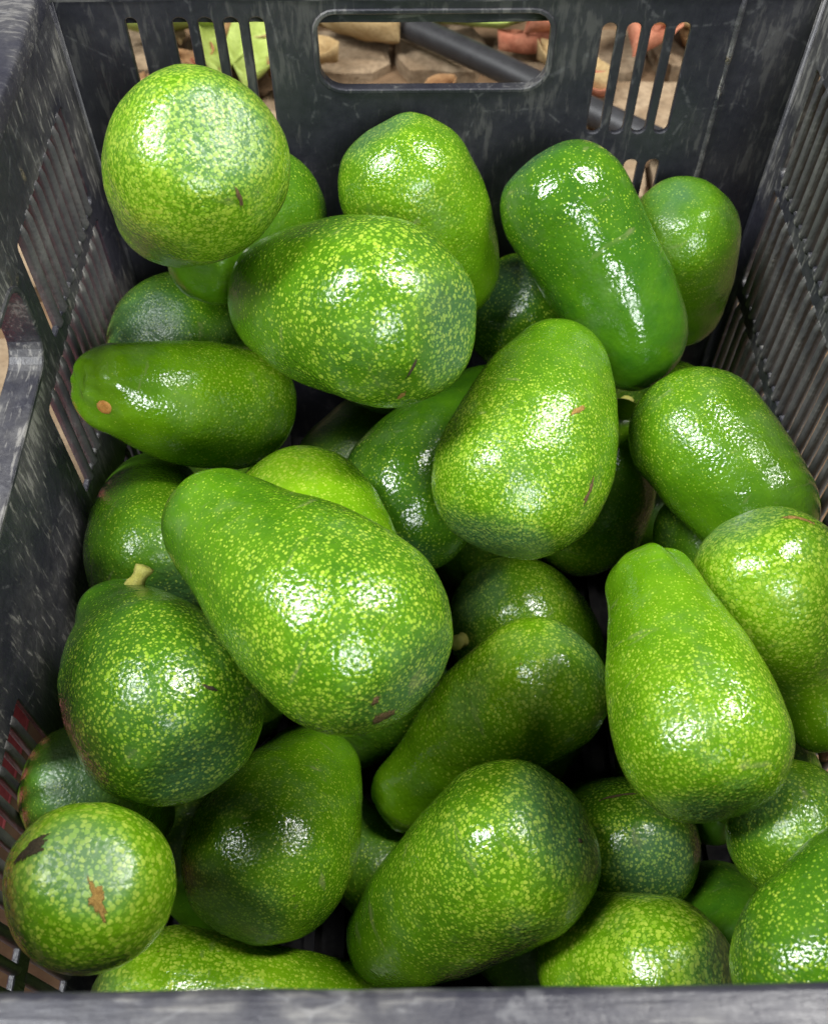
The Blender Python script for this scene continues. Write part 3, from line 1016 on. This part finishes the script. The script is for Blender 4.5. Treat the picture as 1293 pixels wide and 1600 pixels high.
# ---------------------------------------------------------------- things on the ground round the crate
def tube(name, pts, r, mat, n=14):
    vs, fs = [], []
    pts = [Vector(p) for p in pts]
    for i, p in enumerate(pts):
        d = (pts[min(i + 1, len(pts) - 1)] - pts[max(i - 1, 0)]).normalized()
        sx_ = d.cross(Vector((0, 0, 1))).normalized()
        up = sx_.cross(d)
        for k in range(n):
            a = 2 * math.pi * k / n
            vs.append(p + (sx_ * math.cos(a) + up * math.sin(a)) * r)
    for i in range(len(pts) - 1):
        for k in range(n):
            a, b = i * n + k, i * n + (k + 1) % n
            fs.append((a, b, b + n, a + n))
    fs += [tuple(range(n)), tuple(range(len(vs) - n, len(vs)))]
    return link_mesh(name, mesh_from(name, vs, fs, True), mat)


hp = []
for k in range(31):
    s = -1.2 + 2.9 * k / 30
    hp.append((-0.046 + 0.1665 * s, 0.984 - 0.136 * s, 0.004 + 0.002 * math.sin(3 * s)))
tag(tube('rubber_hose', hp, 0.0125, HOSE), 'thick black hose crossing the ground, seen through the back hand hole', 'hose')


def leaf(x, y, z, length, width, rz, tilt, curl, mat, label, seed, group):
    nu, nv = 14, 6
    vs, fs = [], []
    for i in range(nu + 1):
        u = i / nu
        w = width * math.sin(math.pi * min(1, u * 0.96 + 0.02)) ** 0.75 * (1 + 0.18 * noise.noise(Vector((u * 5, seed, 0))))
        for j in range(nv + 1):
            v = j / nv - 0.5
            zz = curl * (v * 2) ** 2 * width + 0.3 * curl * length * (u - 0.4) ** 2 + 0.10 * width * noise.noise(Vector((u * 4, v * 4, seed + 9)))
            vs.append(((u - 0.5) * length, v * w, zz))
    for i in range(nu):
        for j in range(nv):
            a = i * (nv + 1) + j
            fs.append((a, a + 1, a + nv + 2, a + nv + 1))
    o = link_mesh('leaf', mesh_from('leaf', vs, fs, True), mat)
    m = o.modifiers.new('thickness', 'SOLIDIFY')
    m.thickness = 0.0008
    o.location = (x, y, z)
    o.rotation_euler = (tilt, 0.1, rz)
    tag(o, label, 'leaf', group)
    return o


for k, (x, y, z, ln, wd, rz, ti, cu, mat, lab) in enumerate((
        (0.140, 0.945, 0.006, 0.08, 0.045, 0.5, 0.25, 0.6, LEAF_RUST, 'curled rust red leaf behind the black hose, top right of the back hand hole'),
        (0.150, 0.885, -0.012, 0.09, 0.045, 2.3, 0.1, 0.5, LEAF_TAN, 'tan dry leaf on the ground right of the black hose'),
        (0.222, 0.935, 0.000, 0.09, 0.055, 1.2, 0.3, 0.5, LEAF_RUST, 'rust orange leaf seen through the right slots of the back wall'),
        (0.275, 0.960, 0.004, 0.09, 0.05, 0.3, 0.3, 0.4, LEAF_TAN, 'mustard dry leaf at the top of the rightmost back slot'),
        (-0.055, 0.950, -0.008, 0.09, 0.045, 2.7, 0.2, 0.7, LEAF_TAN, 'crumpled tan leaf left of the hose in the back hand hole'),
        (0.072, 0.975, -0.004, 0.11, 0.06, 0.2, 0.3, 0.5, LEAF_GREEN, 'faded green leaf behind the hose, upper middle of the back hand hole'),
        (-0.150, 0.920, -0.004, 0.16, 0.06, 1.5, 0.2, 0.3, LEAF_GREEN, 'pale green leaf seen through the slot nearest the back hand hole'),
        (-0.190, 0.920, -0.006, 0.15, 0.05, 1.7, 0.2, 0.4, LEAF_GREEN, 'pale green leaf behind the third slot left of the back hand hole'),
        (-0.235, 0.960, 0.000, 0.12, 0.055, 0.4, 0.2, 0.5, LEAF_GREEN, 'yellow green leaf behind the left group of back slots'))):
    leaf(x, y, z, ln, wd, rz, ti, cu, mat, lab, k * 3.3 + 1, 'leaves lying on the ground behind the crate')

rl = random.Random(21)
for k in range(30):
    x, y = rl.uniform(-0.28, 0.32), rl.uniform(0.82, 1.00)
    if abs(y - (0.984 - 0.136 * (x + 0.046) / 0.1665)) < 0.035:
        y += 0.07
    leaf(x, y, -0.012, rl.uniform(0.035, 0.06), rl.uniform(0.016, 0.028), rl.uniform(0, 6.2), rl.uniform(-0.3, 0.4), rl.uniform(0.3, 0.9),
         rl.choice((LEAF_TAN, LEAF_BROWN, LEAF_BROWN, LEAF_RUST)), 'small crumpled dry leaf in the litter behind the crate', 40 + k * 2.1, 'small dry leaves littering the ground behind the crate')

# red tray beside the crate
def tray():
    t = empty('red_tray', (-0.34, 0.20, -0.03))
    tag(t, 'low red plastic tray on the ground left of the crate', 'tray')
    x0, x1, y0, y1, h, th = -0.105, 0.105, -0.22, 0.195, 0.105, 0.004
    for nm, b6 in (('wall', (x0, x1, y0, y0 + th, 0.0035, h)), ('wall', (x0, x1, y1 - th, y1, 0.0035, h)), ('wall', (x0, x0 + th, y0 + th + 0.0005, y1 - th - 0.0005, 0.0035, h)),
                   ('wall', (x1 - th, x1, y0 + th + 0.0005, y1 - th - 0.0005, 0.0035, h)), ('bottom', (x0, x1, y0, y1, 0, 0.003))):
        vs, fs = [], []
        add_box(vs, fs, *b6)
        bevel(link_mesh(nm, mesh_from(nm, vs, fs), RED, t), 0.001)
    loop = rounded_rect(x0 - 0.008, x1 + 0.008, y0 - 0.008, y1 + 0.008, 0.012, 5)
    hole = rounded_rect(x0 + th, x1 - th, y0 + th, y1 - th, 0.004, 3)
    panel('rim', loop, [hole], lambda u, v, d: (u, v, h + 0.0005 + d), 0, 0.004, RED, t)


tray()
